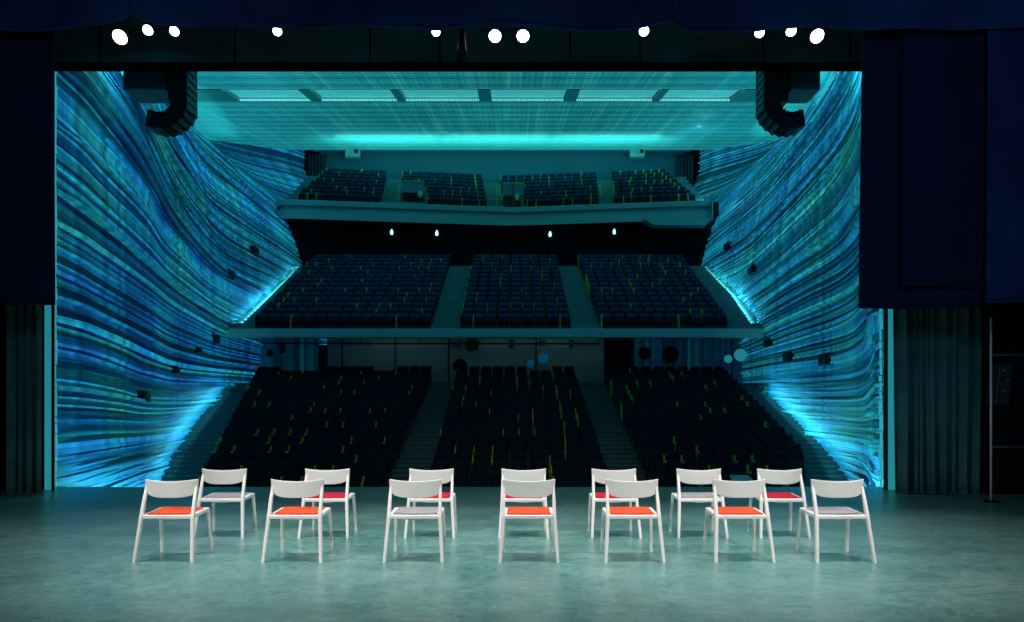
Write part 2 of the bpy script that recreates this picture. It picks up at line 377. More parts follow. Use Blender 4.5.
# the slot: dark cheeks between six luminous panels
SLOT = [(231, 305), (316, 394), (402.5, 478.5), (491, 565.5), (578, 657), (664, 737)]
dm = 38.2
mb = MB()
xl, xr = wall_x(-1, dm, ceil_z(dm)), wall_x(1, dm, ceil_z(dm))
edges = [xl] + [PX(v, dm) for p in SLOT for v in p] + [xr]
for k in range(0, len(edges), 2):
    x0, x1 = edges[k], edges[k + 1]
    mb.quad([(x0, SL0, ceil_z(SL0)), (x1, SL0, ceil_z(SL0)), (x1, SL1, ceil_z(SL1)), (x0, SL1, ceil_z(SL1))])
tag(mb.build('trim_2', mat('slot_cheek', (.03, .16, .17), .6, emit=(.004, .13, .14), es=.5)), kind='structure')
for k, (a, b) in enumerate(SLOT):
    x0, x1 = PX(a, dm), PX(b, dm)
    t = empty('ceiling_light', ((x0 + x1) / 2, dm, ceil_z(dm)))
    order = ('first', 'second', 'third', 'fourth', 'fifth', 'sixth')[k]
    tag(t, f'long glowing pale cyan panel in the ribbed ceiling, {order} from left of six', 'ceiling light', 'glowing ceiling panels in a row')
    hw = (x1 - x0) / 2; h0, h1 = SL0 - dm, SL1 - dm
    p = MB()
    p.quad([(-hw, h0, .2 * h0 + .22), (hw, h0, .2 * h0 + .22), (hw, h1, .2 * h1 + .22), (-hw, h1, .2 * h1 + .22)])
    p.build('diffuser', M['slot_light'], t)
    fr = MB()
    for (xa, xb) in ((-hw - .06, -hw), (hw, hw + .06)):
        fr.quad([(xa, h0, .2 * h0), (xb, h0, .2 * h0), (xb, h0, .2 * h0 + .4), (xa, h0, .2 * h0 + .4)])
        fr.quad([(xb, h0, .2 * h0), (xb, h1, .2 * h1), (xb, h1, .2 * h1 + .4), (xb, h0, .2 * h0 + .4)])
    fr.quad([(-hw, h1, .2 * h1), (hw, h1, .2 * h1), (hw, h1, .2 * h1 + .4), (-hw, h1, .2 * h1 + .4)])
    fr.quad([(-hw, h0, .2 * h0), (hw, h0, .2 * h0), (hw, h0, .2 * h0 + .4), (-hw, h0, .2 * h0 + .4)])
    fr.build('frame', M['fascia'], t)
    for nm, hy in (('tube_row', h0 + .06), ('tube_row', h1 - .10)):
        g = MB(); n = int(hw * 2 / .13)
        for i in range(n):
            xx = -hw + (i + .5) * hw * 2 / n
            g.box(xx - .038, xx + .038, hy - .04, hy + .04, .2 * hy + .02, .2 * hy + .10)
        g.build(nm, mat('bead_lamp', (.7, .9, .9), .3, emit=(.25, .85, .85), es=.7, var=0), t)

# back walls
def wall_box(name, x0, x1, y0, y1, z0, z1, mt, kind='structure'):
    o = MB().box(x0, x1, y0, y1, z0, z1).build(name, mt); tag(o, kind=kind); return o
wall_box('wall_balcony_back', -15.2, 13.6, 57.0, 57.2, 14, 24, M['back'])
# vertical dark slats at both ends of the balcony back wall
for nm, xa, xb in (('wall_back_slats_left', 309, 326), ('wall_back_slats_right', 676, 694)):
    g = MB(); d = 56.6
    x = PX(xa, d)
    while x < PX(xb, d):
        g.box(x, x + .14, d, d + .12, 15.5, 21.6); x += .24
    tag(g.build(nm, mat(nm + '_paint', (.012, .05, .06), .6)), kind='structure')

# ------------------------------------------------------------------ terraces
LOW_D = [20.2 + .93 * i for i in range(1, 18)]
def low_top(d): return 3.67 - .277 * (36 - d)
UP_D = [34.75 + .877 * i for i in range(14)]
def up_top(d): return 6.10 + .467 * (d - 34.6)
BAL_D = [47.2 + .83 * i for i in range(8)]
def bal_top(d): return 15.85 + .62 * (d - 47.2)
def bal_shift(x): return 1.8 * (1 - min(1.0, abs(x) / 14.0))
SEATH = .86
def terrace(name, ds, top, pitch, xl, xr, mt, shift=None, tail=.6, thick=None, nx=None):
    """stepped floor: one tread per row"""
    g = MB(); nx = nx or 2
    prof = []
    for d in ds:
        z = top(d) - SEATH
        prof += [(d - .42, z), (d - .42 + pitch, z)]
    prof[-1] = (prof[-1][0] + tail, prof[-1][1])
    rows = []
    for d, z in prof:
        row = []
        for i in range(nx):
            t = i / (nx - 1); x = lerp(xl(d, z), xr(d, z), t)
            row.append(g.bm.verts.new((x, d + (shift(x) if shift else 0), z)))
        rows.append(row)
    for a, b in zip(rows, rows[1:]):
        for i in range(nx - 1): g.bm.faces.new((a[i], a[i + 1], b[i + 1], b[i]))
    o = g.build(name, mt); tag(o, kind='structure'); return o
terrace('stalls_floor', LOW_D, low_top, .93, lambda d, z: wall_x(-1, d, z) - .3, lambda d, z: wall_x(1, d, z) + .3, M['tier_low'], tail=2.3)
z1 = low_top(LOW_D[0]) - SEATH
g = MB(); g.quad([(-14, D0, z1 - .16), (14, D0, z1 - .16), (14, LOW_D[0] - .42, z1 - .16), (-14, LOW_D[0] - .42, z1 - .16)])
g.quad([(-14, LOW_D[0] - .42, z1 - .16), (14, LOW_D[0] - .42, z1 - .16), (14, LOW_D[0] - .42, z1), (-14, LOW_D[0] - .42, z1)])
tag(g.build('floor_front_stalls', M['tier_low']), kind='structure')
terrace('upper_tier_floor', UP_D, up_top, .877, lambda d, z: wall_x(-1, d, z) - .3, lambda d, z: wall_x(1, d, z) + .3, M['tier'], tail=1.8)
terrace('balcony_floor', BAL_D, bal_top, .83, lambda d, z: max(-15.0, wall_x(-1, d, z) - .3), lambda d, z: min(12.75, wall_x(1, d, z) + .3), M['tier'], shift=bal_shift, tail=3.0, nx=29)

# aisle stairs: an extra half step in front of every tread
def aisle(name, ds, top, pitch, xl, xr, mt, shift=None):
    g = MB(); rise = top(ds[1]) - top(ds[0])
    for d in ds[:-1]:
        z = top(d) - SEATH
        x0, x1 = xl(d), xr(d)
        s = shift((x0 + x1) / 2) if shift else 0
        y0 = d - .42 + pitch * .5 + s
        g.box(x0, x1, y0, y0 + pitch * .5, z - .02, z + rise / 2)
    o = g.build(name, mt); tag(o, kind='structure'); return o
def ln(d0, x0, d1, x1): return lambda d: x0 + (x1 - x0) * (d - d0) / (d1 - d0)
LOWB = {'left': (ln(20.5, -9.10, 36, -12.75), ln(20.5, -3.82, 36, -4.0)),
        'centre': (ln(20.5, -2.50, 36, -2.75), ln(20.5, 2.98, 36, 3.15)),
        'right': (ln(20.5, 4.22, 36, 4.62), (lambda d: min(8.45 + (d - 20.5) * .39, 8.8 + (d - 24) * .165 if d > 24 else 99)))}
LOWB['right'] = (LOWB['right'][0], lambda d: min(8.35 * d / 20.5 if d < 24 else 99, 9.78 + (d - 24) * .08))
UPB = {'left': (ln(34.6, -12.35, 46, -12.75), ln(34.6, -3.9, 46, -3.95)),
       'centre': (ln(34.6, -2.5, 46, -2.5), ln(34.6, 2.88, 46, 2.92)),
       'right': (ln(34.6, 4.28, 46, 4.25), ln(34.6, 10.45, 46, 11.0))}
BALB = {'far left': (ln(47.2, -14.05, 53, -13.7), ln(47.2, -8.75, 53, -9.3)),
        'centre left': (ln(47.2, -7.45, 53, -8.2), ln(47.2, -1.65, 53, -2.25)),
        'centre right': (ln(47.2, -.85, 53, -.85), ln(47.2, 5.85, 53, 6.4)),
        'far right': (ln(47.2, 6.8, 53, 7.5), ln(47.2, 12.15, 53, 11.45))}
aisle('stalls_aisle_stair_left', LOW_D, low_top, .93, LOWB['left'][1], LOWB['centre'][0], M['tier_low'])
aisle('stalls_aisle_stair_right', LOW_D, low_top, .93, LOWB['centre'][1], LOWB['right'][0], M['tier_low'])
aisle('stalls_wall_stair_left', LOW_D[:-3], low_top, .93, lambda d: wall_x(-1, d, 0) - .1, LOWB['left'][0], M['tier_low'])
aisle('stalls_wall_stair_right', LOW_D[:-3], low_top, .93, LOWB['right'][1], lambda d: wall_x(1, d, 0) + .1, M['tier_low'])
aisle('upper_aisle_stair_left', UP_D, up_top, .877, UPB['left'][1], UPB['centre'][0], M['tier'])
aisle('upper_aisle_stair_right', UP_D, up_top, .877, UPB['centre'][1], UPB['right'][0], M['tier'])
aisle('upper_wall_stair_left', UP_D, up_top, .877, lambda d: wall_x(-1, d, 4) - .1, UPB['left'][0], M['tier'])
aisle('upper_wall_stair_right', UP_D, up_top, .877, UPB['right'][1], lambda d: wall_x(1, d, 4) + .1, M['tier'])
aisle('balcony_aisle_stair_left', BAL_D, bal_top, .83, BALB['far left'][1], BALB['centre left'][0], M['tier'], bal_shift)
aisle('balcony_aisle_stair_centre', BAL_D, bal_top, .83, BALB['centre left'][1], BALB['centre right'][0], M['tier'], bal_shift)
aisle('balcony_aisle_stair_right', BAL_D, bal_top, .83, BALB['centre right'][1], BALB['far right'][0], M['tier'], bal_shift)

# upper tier slab: fascia and soffit, rear wall of the stalls under it
UF = 34.0
zt, zb = PZ(328.5, UF), PZ(337.5, UF)
g = MB()
g.box(-13.72, 12.05, UF, UF + .35, zb, zt, .03)
tag(g.build('upper_tier_front', M['fascia']), kind='structure')
g = MB(); g.quad([(-14.6, UF + .2, zb + .02), (13.4, UF + .2, zb + .02), (13.4, 39.2, zb + .62), (-14.6, 39.2, zb + .62)])
tag(g.build('ceiling_under_upper_tier', M['fascia']), kind='structure')
DB = 39.0
def back_panel(name, xa, xb, ya, yb, mt, d=DB, th=.1):
    return wall_box(name, PX(xa, d), PX(xb, d), d, d + th, PZ(yb, d), PZ(ya, d), mt)
back_panel('wall_stalls_back', 327, 604, 338, 385, M['pale_wall'])
back_panel('wall_stalls_back_band_left', 372, 448, 341, 347, M['pale_band'], d=DB - .06, th=.05)
back_panel('wall_stalls_back_band_right', 458, 572, 340, 347.5, M['pale_band'], d=DB - .06, th=.05)
M['strata_back'] = strata_mat('upright_backlit_tubes', RAMP2, .22, along=False)
def tube_wall(name, xa, xb):
    g = MB(); x = PX(xa, DB); k = 0
    while x < PX(xb, DB):
        wd = R.choice((.10, .14, .2)); g.box(x, x + wd - .02, DB - R.uniform(0, .1), DB + .12, PZ(390, DB), PZ(338, DB)); x += wd
    me = g.mesh(name); ca = me.color_attributes.new('layer', 'FLOAT_COLOR', 'POINT')
    for i in range(len(me.vertices)):
        q = random.Random(i // 8 * 7 + 3)
        ca.data[i].color = (q.random() * .6, q.choice((.2, .4, .7, 1.1)), 0, 1)
    tag(link(name, me, M['strata_back']), kind='structure')
tube_wall('wall_stalls_back_tubes_left', 236, 318)
tube_wall('wall_stalls_back_tubes_right', 634, 768)
back_panel('wall_stalls_back_dark', 604, 634, 338, 385, M['black_wall'], d=DB + .06)
back_panel('door_1', 318, 327.5, 345, 385, M['black'], d=DB - .02)
back_panel('door_2', 607.5, 614.5, 346, 385, M['black'], d=DB - .02)
back_panel('door_3', 620, 632.5, 345, 385, M['black'], d=DB - .02)
for k, x in enumerate((342, 395, 448.5, 536)):
    back_panel(f'trim_{k + 3}', x - .5, x + .7, 338, 385, M['black'], d=DB - .08, th=.05)
o = back_panel('hanging_rail', 235, 600, 342.6, 343.8, M['black'], d=DB - .45, th=.06)
del o['kind']; tag(o, 'long thin black rail running along the stalls rear wall under the upper tier', 'rail')
g = MB()
for x in (238, 300, 360, 420, 480, 540, 598): g.box(PX(x, 38.55) - .02, PX(x, 38.55) + .02, 38.56, 38.60, PZ(343, 38.55), PZ(336.5, 38.55))
g.build('hanger', M['black'], o)
for x, y, wd, hg, lb in ((511.5, 344, 5, 9, 'small black speaker hung on the rail, beside the tall centre rail post'), (542.5, 343, 6, 5, 'small black speaker hung on the rail above the blue discs'),
                         (459, 343.5, 4.5, 7, 'small black speaker hung on the rail just left of the upper black disc'), (571, 344, 4, 8, 'small black speaker hung on the rail, rightmost over the centre block'),
                         (282, 348, 5, 10, 'small black speaker hung low at the far left of the rail'), (270, 353, 5, 7, 'black box mounted on the blue tubes at stalls left rear corner')):
    d = 38.4
    t = empty('rear_speaker', (PX(x, d), d, PZ(y, d)))
    tag(t, lb, 'speaker', 'small speakers along the stalls rear wall')
    a, b = wd / F * d / 2, hg / F * d / 2
    MB().box(-a, a, -.12, .12, -b, b, .03).build('cabinet', M['speaker'], t)
    MB().box(-a * .8, a * .8, -.14, -.118, -b * .8, b * .8, .005).build('grille', M['grille'], t)
    MB().box(-.02, .02, .11, .149, -.03, .03).build('bracket', M['black'], t)
# round discs standing on the stalls rear wall
for x, y, r, mk, lb in ((472, 344.5, 7, 'disc_dark', 'black round disc hanging above the middle block, upper of a pair'),
                        (460, 366, 7.2, 'disc_dark', 'black round disc at top left corner of the middle stalls block'),
                        (644.7, 353.5, 6.4, 'disc_dark', 'smaller black round disc over the right stalls block'),
                        (670.3, 354.5, 8.4, 'disc_dark', 'largest black round disc over the right stalls block'),
                        (543.5, 358, 5.4, 'disc_blue', 'larger dim blue disc above the middle stalls block'),
                        (530.7, 363.5, 3.8, 'disc_blue', 'smaller dim blue disc beside the larger blue one'),
                        (740.3, 355, 6.2, 'disc_teal', 'larger pale cyan disc near the right wall'),
                        (728.2, 359, 4.0, 'disc_teal', 'smaller pale cyan disc near the right wall')):
    d = 36.6 if (y > 365 or x > 700) else 38.2
    rad = r / F * d
    o = MB().cyl((0, -.03, 0), (0, .03, 0), rad, n=32).build('round_disc', M[mk])
    o.location = (PX(x, d), d, PZ(y, d)); tag(o, lb, 'disc', 'round discs at the back of the stalls')
    MB().cyl((0, .03, 0), (0, (DB - d) - .12, 0), .012, n=8).build('wall_pin', M['black'], o)

# black rear wall of the upper tier and the balcony slab
def vstrip(name, xa, xb, z0, z1, dd, mt, n=24, top_in=0.0, bevel=None):
    def f(u, v):
        x = lerp(xa, xb, u); return (x, dd + bal_shift(x) + top_in * v, lerp(z0, z1, v))
    o = link(name, grid(f, n, 2), mt); tag(o, kind='structure'); return o
vstrip('wall_upper_tier_back', -15.6, 13.9, 9.9, 15.5, 48.4, M['black_wall'])
BX0, BX1, BD = PX(275.5, 46), PX(713, 46), 46.0
prof = [(.0, PZ(218.5, BD)), (.0, PZ(209.5, BD)), (.28, PZ(208.8, BD)), (.28, PZ(205.2, BD)), (-.06, PZ(204.8, BD)), (-.10, PZ(200.0, BD)), (.0, PZ(199.3, BD)), (.25, PZ(199.3, BD)), (.30, PZ(203, BD)), (1.0, PZ(203, BD) - .2)]
def fas(u, v):
    k = round(v * (len(prof) - 1)); x = lerp(BX0, BX1, u)
    dy, z = prof[k]
    end = min(1, min(u, 1 - u) * 60)
    return (x, BD + bal_shift(x) + dy + (1 - end) * .25, z)
o = link('balcony_front', grid(fas, 61, len(prof)), M['fascia']); tag(o, kind='structure')
def sof(u, v):
    x = lerp(BX0, BX1, u); return (x, BD + bal_shift(x) + v * 2.6, PZ(218.5, BD) + v * .9)
tag(link('ceiling_under_balcony', grid(sof, 29, 3), M['black_wall']), kind='structure')
g = MB()
d = 45.95
for ya, yb, xa, xb in ((218, 225.5, 652, 706),):
    pts = [(644, 219), (654, 225), (706, 225), (711.8, 218)]
    fr = [(PX(x, d), d, PZ(y, d)) for x, y in pts]; bk = [(p[0], p[1] + .8, p[2]) for p in fr]
    g.quad(fr); g.quad(bk[::-1])
    for i in range(4): g.quad([fr[i], fr[(i + 1) % 4], bk[(i + 1) % 4], bk[i]])
tag(g.build('balcony_front_corner', M['fascia']), kind='structure')
# balcony return walls at both ends (dark)
for nm, x in (('wall_balcony_end_left', BX0), ('wall_balcony_end_right', BX1)):
    o = MB().box(x - .05, x + .05, BD + .1, BD + 2.6, PZ(219, BD), PZ(200, BD)).build(nm, M['fascia']); tag(o, kind='structure')

# small lamps under the balcony
for k, (x, y, lb) in enumerate(((392, 232, 'small cyan lamp on black wall under balcony, leftmost of four'), (437, 233, 'small cyan lamp on black wall under balcony, left of the middle block'),
                                (550, 234, 'small cyan lamp on black wall under balcony, over the right middle aisle'), (614, 231.5, 'small cyan lamp on black wall under balcony, rightmost of four'))):
    d = 48.4 + bal_shift(PX(x, 48.5)) - .02
    t = empty('wall_lamp', (PX(x, d), d, PZ(y, d))); tag(t, lb, 'lamp', 'small lamps under the balcony')
    MB().box(-.10, .10, -.10, .02, .10, .30, .02).build('housing', M['black'], t)
    MB().tube([(0, -.12, .14), (0, -.12, -.05), (0, -.12, -.2)], [.05, .11, .08], n=12).build('bulb', M['wall_lamp'], t, True)
    MB().box(-.03, .03, -.14, .02, .22, .26).build('arm', M['black'], t)

# white casings on the balcony back wall
for x, lb in ((353, 'pale boxy projector on balcony back wall, left one'), (637, 'pale boxy projector on balcony back wall, right one')):
    d = 56.0
    t = empty('projector', (PX(x, d), d, PZ(153.8, d))); tag(t, lb, 'projector', 'projectors on the balcony back wall')
    hw, hh = 7.4 / F * d, 4.2 / F * d
    MB().box(-hw, hw, -.3, .3, -hh, hh, .06).build('casing', M['projector'], t)
    MB().cyl((hw * .55, -.38, hh * .25), (hw * .55, -.28, hh * .25), .14, n=20).build('lens', M['black'], t)
    MB().box(-.08, .08, .28, .98, -.08, .08).build('bracket', M['steel'], t)

# ------------------------------------------------------------------ theatre seats
def seat_meshes():
    def cushion_back():   # upholstered back, slightly reclined and bowed
        me = grid(lambda u, v: ((u - .5) * .46, .10 + .10 * v - .05 * (2 * u - 1) ** 2 * -1 * 0 + .03 * (1 - (2 * u - 1) ** 2), .40 + .46 * v), 5, 4)
        bm = bmesh.new(); bm.from_mesh(me); bpy.data.meshes.remove(me)
        g = bmesh.ops.extrude_face_region(bm, geom=bm.faces[:])
        for v in [e for e in g['geom'] if isinstance(e, bmesh.types.BMVert)]: v.co.y += .09
        return bm
    b = MB(); b.bm.free(); b.bm = cushion_back(); back = b.mesh('backrest')
    s = MB(); s.box(-.225, .225, -.10, .02, .30, .66, .03, rot=Matrix.Rotation(-.20, 3, 'X'), piv=(0, 0, .35)); pan = s.mesh('seat_cushion')
    a = MB(); a.box(-.274, -.236, .02, .24, .30, .80, .012); a.box(-.277, -.235, -.22, .22, .56, .63, .012); a.box(-.272, -.240, -.12, .20, 0, .57); arm = a.mesh('armrest')
    l = MB(); l.box(-.272, -.235, .0, .16, 0, .42); l.box(.24, .275, .0, .16, 0, .42); l.box(-.26, .26, .10, .16, .28, .36); frame = l.mesh('frame')
    back.materials.append(M['seat_cloth_shaded']); pan.materials.append(M['seat_pan']); frame.materials.append(M['seat_frame'])
    arm.materials.append(M['seat_frame']); lime = arm.copy(); lime.materials.clear(); lime.materials.append(M['lime'])
    for me in (back, pan):
        for p in me.polygons: p.use_smooth = True
    return back, pan, frame, arm, lime
S_BACK, S_PAN, S_FRAME, S_ARM, S_LIME = seat_meshes()
ORD = ['first', 'second', 'third', 'fourth', 'fifth', 'sixth', 'seventh', 'eighth', 'ninth', 'tenth', 'eleventh', 'twelfth', 'thirteenth', 'fourteenth', 'fifteenth', 'sixteenth', 'seventeenth', 'eighteenth']
GAPS = {'left': ((256, 280), (330, 376), (397, 434)), 'centre': ((456, 531), (549, 577)), 'right': ((604, 730),)}
spots = []     # (x, y, z, lime, block, row, index)
def fill(blocks, ds, top, where, plime, shift=None):
    for bn, (fl, fr) in blocks.items():
        n0 = None
        for ri, d in enumerate(ds):
            a, b = fl(d), fr(d)
            n = max(3, int((b - a) / .562)); p = (b - a) / n
            for k in range(n):
                x = a + (k + .5) * p
                s = shift(x) if shift else 0
                px = CX + x / (d + s) * F
                if where == 'stalls' and ri == len(ds) - 1:
                    if not any(q0 <= px <= q1 for q0, q1 in GAPS[bn]): continue
                if where == 'balcony':
                    if bn == 'centre left' and k < 3 and ri < 5: continue
                    if bn == 'centre right' and k < 3 and ri < 4: continue
                lime = R.random() < plime * (1.9 if k in (0, n - 1) and where == 'balcony' else 1)
                spots.append((x, d + s, top(d) - SEATH, lime, bn, ri, k, where))
fill(LOWB, LOW_D, low_top, 'stalls', .22)
fill(UPB, UP_D, up_top, 'upper', .24)
fill(BALB, BAL_D, bal_top, 'balcony', .30, bal_shift)
low = [s for s in spots if s[7] == 'stalls']
low.sort(key=lambda s: s[5])
singles = low[:300]; rest = low[300:] + [s for s in spots if s[7] != 'stalls']
proto = None
for (x, y, z, lime, bn, ri, k, wh) in singles:
    if proto is None:
        proto = empty('theatre_seat', (x, y, z)); t = proto
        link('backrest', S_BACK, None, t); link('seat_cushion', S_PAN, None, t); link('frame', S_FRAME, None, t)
        link('armrest', S_LIME if lime else S_ARM, None, t)
        kids = list(t.children)
    else:
        t = proto.copy(); COL.objects.link(t); t.location = (x, y, z)
        for ch in kids:
            c = ch.copy(); COL.objects.link(c); c.parent = t
            if c.name.startswith('armrest'): c.data = S_LIME if lime else S_ARM
    look = 'lime-sided' if lime else 'plain'
    tag(t, f'dark {look} tip-up seat, {ORD[k]} from left, {ORD[ri]} row back, {bn} stalls block', 'theatre seat', 'tip-up seats in the stalls')
# the rest of the seating as one object
bmR = bmesh.new(); MATS = [M['seat_cloth'], M['seat_pan'], M['seat_frame'], M['lime'], M['seat_cloth_shaded']]
parts_arr = []
for me, mi in ((S_BACK, 0), (S_PAN, 1)):
    parts_arr.append(([v.co.copy() for v in me.vertices], [tuple(p.vertices) for p in me.polygons], mi))
fr_ = MB(); fr_.box(-.26, .26, .04, .16, 0, .40); fm = fr_.mesh('tmp')
parts_arr.append(([v.co.copy() for v in fm.vertices], [tuple(p.vertices) for p in fm.polygons], 2))
arm_ = MB(); arm_.box(-.284, -.236, .0, .24, .30, .80); arm_.box(-.281, -.243, -.20, .20, .56, .63); arm_.box(-.279, -.245, -.16, .20, 0.05, .57); am = arm_.mesh('tmp')
arm_v, arm_f = [v.co.copy() for v in am.vertices], [tuple(p.vertices) for p in am.polygons]
V, FA, MI = [], [], []
for (x, y, z, lime, bn, ri, k, wh) in rest:
    o = Vector((x, y, z))
    for vs, fs, mi in parts_arr + [(arm_v, arm_f, 3 if lime else 2)]:
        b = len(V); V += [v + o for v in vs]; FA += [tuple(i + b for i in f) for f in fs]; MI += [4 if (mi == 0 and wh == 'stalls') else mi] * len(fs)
me = bpy.data.meshes.new('theatre_seating'); me.from_pydata(V, [], FA); me.update()
for m_ in MATS: me.materials.append(m_)
me.polygons.foreach_set('material_index', MI)
tag(link('theatre_seating', me, None), 'rows of dark navy tip-up seats filling rear stalls, upper tier and balcony', 'theatre seats', 'tip-up seats farther back', 'stuff')

# balcony handrails and entrance boxes
for x, d, ya, yb, lb in ((401.3, 50.2, 165.5, 200, 'thin yellow rail post at left edge of the left entrance box'), (497.5, 50.6, 168, 201, 'thin yellow rail post at left edge of the right entrance box'),
                         (598.3, 51.5, 164.5, 199, 'thin yellow rail post at right end of the balcony centre right block')):
    t = empty('handrail', (PX(x, d), d, PZ(yb, d))); tag(t, lb, 'handrail', 'yellow balcony rails')
    h = PZ(ya, d) - PZ(yb, d)
    MB().tube([(-.0, -1.2, -.5), (0, -1.2, .35), (0, 2.6, h), (0, 2.6, h - .9)], .055, n=8).build('rail', M['handrail'], t, True)
    MB().box(-.05, .05, -1.25, -1.15, -.6, .3).build('post', M['handrail'], t)
    MB().box(-.05, .05, 2.55, 2.65, h - 1.6, h - .1).build('post', M['handrail'], t)
for x0, x1, yt, ym, yb, inner, lb in ((402, 424.5, 181.5, 192.5, 202, 'black', 'teal balcony entrance box with black opening, left of the centre aisle'),
                                      (502.5, 524, 184, 195.5, 206, 'brown', 'teal balcony entrance box with red-brown opening, right of the centre aisle')):
    d = 49.2
    t = empty('entrance_box', (PX((x0 + x1) / 2, d), d, PZ(yb, d))); tag(t, lb, 'entrance', 'balcony entrance boxes')
    hw = (x1 - x0) / 2 / F * d; h = PZ(yt, d) - PZ(yb, d); hm = PZ(ym, d) - PZ(yb, d)
    MB().box(-hw, hw, 0, .1, hm, h, .01).build('parapet', M['tier'], t)
    MB().box(-hw, hw, -.02, .14, h, h + .08, .01).build('coping', M['handrail'], t)
    g = MB(); g.box(-hw + .05, hw - .05, .03, .1, -.6, hm); g.build('opening', M[inner], t)
    g = MB(); g.box(-hw, -hw + .1, .1, 1.0, -.6, hm + .1); g.build('side_wall', M['tier'], t); g = MB(); g.box(hw - .1, hw, .1, 1.0, -.6, hm + .1); g.build('side_wall', M['tier'], t)
    if inner == 'black':
        MB().tube([(hw * .65, -.15, .25), (hw * .65, -.15, .5), (hw * .65, -.15, .7)], [.14, .2, .08], n=12).build('lamp', M['projector'], t, True)
    else:
        MB().box(-.04, .04, -.08, .0, -.5, h).build('post', M['steel'], t)
        MB().tube([(hw * .35, -.2, .3), (hw * .35, -.2, .6), (hw * .35, -.2, .75)], [.12, .16, .08], n=12).build('lamp', M['projector'], t, True)
        MB().box(hw * .7, hw * .95, -.12, .03, -.4, .75, .02).build('panel', mat('salmon_panel', (.45, .14, .08), .6), t)

# dark boxes set in the layered walls
def wall_hit(side, x, y):
    d = D0
    while d < 56:
        z = PZ(y, d); X = PX(x, d)
        if (side < 0 and X < wall_x(-1, d, z)) or (side > 0 and X > wall_x(1, d, z)): return Vector((X, d, z))
        d += .05
    return Vector((PX(x, 45), 45, PZ(y, 45)))
for side, lst in ((-1, ((254, 250.6, 7, 'highest'), (229.6, 274.3, 8, 'second highest'), (215, 338.8, 8, 'third highest'), (197, 350, 5, 'faint fourth'), (174, 370, 8, 'second lowest'), (142.5, 397, 12, 'lowest and nearest'))),
                  (1, ((728, 246, 6, 'highest'), (752.6, 270, 8, 'second highest'), (769, 343, 8, 'third highest'), (788.7, 356.7, 9, 'second lowest'), (826, 359.4, 12, 'lowest and nearest')))):
    for x, y, s, lb in lst:
        p = wall_hit(side, x, y); sz = s / F * p.y
        t = empty('wall_speaker', p); tag(t, f'small dark box set in the {"left" if side < 0 else "right"} layered wall, {lb} in its line', 'speaker', f'dark boxes in the {"left" if side < 0 else "right"} wall')
        e = .06
        yaw = math.atan2(wall_x(side, p.y + .5, p.z) - wall_x(side, p.y - .5, p.z), 1.0)
        t.rotation_euler = (0, 0, -yaw)
        dpt = .26
        ln_ = sz * .5 / max(.25, abs(math.sin(math.atan2(p.x, p.y) - yaw))) * .75
        ln_ = min(ln_, sz * 1.2)
        MB().box(-dpt / 2, dpt / 2, -ln_, ln_, -sz / 2, sz / 2, .02).build('cabinet', M['speaker'], t)
        xx = dpt / 2 * (-side)
        MB().box(min(xx, xx - side * .02), max(xx, xx - side * .02), -ln_ * .85, ln_ * .85, -sz * .42, sz * .42).build('grille', M['grille'], t)

# ------------------------------------------------------------------ stage
g = MB(); g.box(-12.5, 12.5, -1.5, D0, -.12, 0)
tag(g.build('floor', M['floor']), kind='structure')
tag(MB().box(-12.5, 12.5, D0 - .06, D0 - .01, -2.6, -.121).build('stage_front_wall', M['black_wall']), kind='structure')
# proscenium header, its black edge, jambs
HD = 12.9
wall_box('wall_header', -10.5, 10.5, HD, HD + .2, PZ(63, HD), 9.6, M['header'])
g = MB()
for x in (40, 100, 235, 370, 440, 570, 640, 763, 850): g.box(PX(x, HD) - .012, PX(x, HD) + .012, HD - .012, HD, PZ(63, HD), 9.6)
tag(g.build('trim_header_seam', M['black']), kind='structure')
wall_box('trim_header_edge', -10.5, 10.5, HD - .12, HD + .22, PZ(71.5, HD + .22), PZ(62, HD - .12), M['matt_black'])
# jambs: lit strip beside a dark post
def jamb(nm, xa, xb, mt, d, z1=9.4, z0=0.0, th=.1): return wall_box(nm, PX(xa, d), PX(xb, d), d, d + th, z0, z1, mt)
jamb('trim_jamb_left_lit', 44.5, 51.3, M['jamb'], 13.0)
jamb('trim_jamb_left_post', 51.3, 54.0, M['black'], 12.95, th=.02)
jamb('wall_stage_left', -180, 44.5, M['black_wall'], 13.05)
jamb('trim_jamb_right_lit', 888, 895.5, M['jamb'], 13.0)
jamb('trim_jamb_right_post', 886.2, 888, M['steel'], 12.95)
jamb('wall_stage_right', 895.5, 1220, M['black_wall'], 13.05)
# clear glowing tubes down the wall ends
for nm, xs in (('trim_wall_end_left', (55.6,)), ('trim_wall_end_right', (884.5, 880.5))):
    g = MB()
    for x in xs:
        X = PX(x, D0 - .05); z = 0.02
        while z < 7.9:
            h = R.uniform(.12, .34)
            g.cyl((X + R.uniform(-.012, .012), D0 - .06, z), (X + R.uniform(-.012, .012), D0 - .06, z + h - .02), R.uniform(.018, .034), n=10); z += h
    tag(g.build(nm, mat(nm + '_tube', (.2, .55, .6), .25, emit=(.04, .40, .50), es=.6, var=.4, scale=3)), kind='structure')

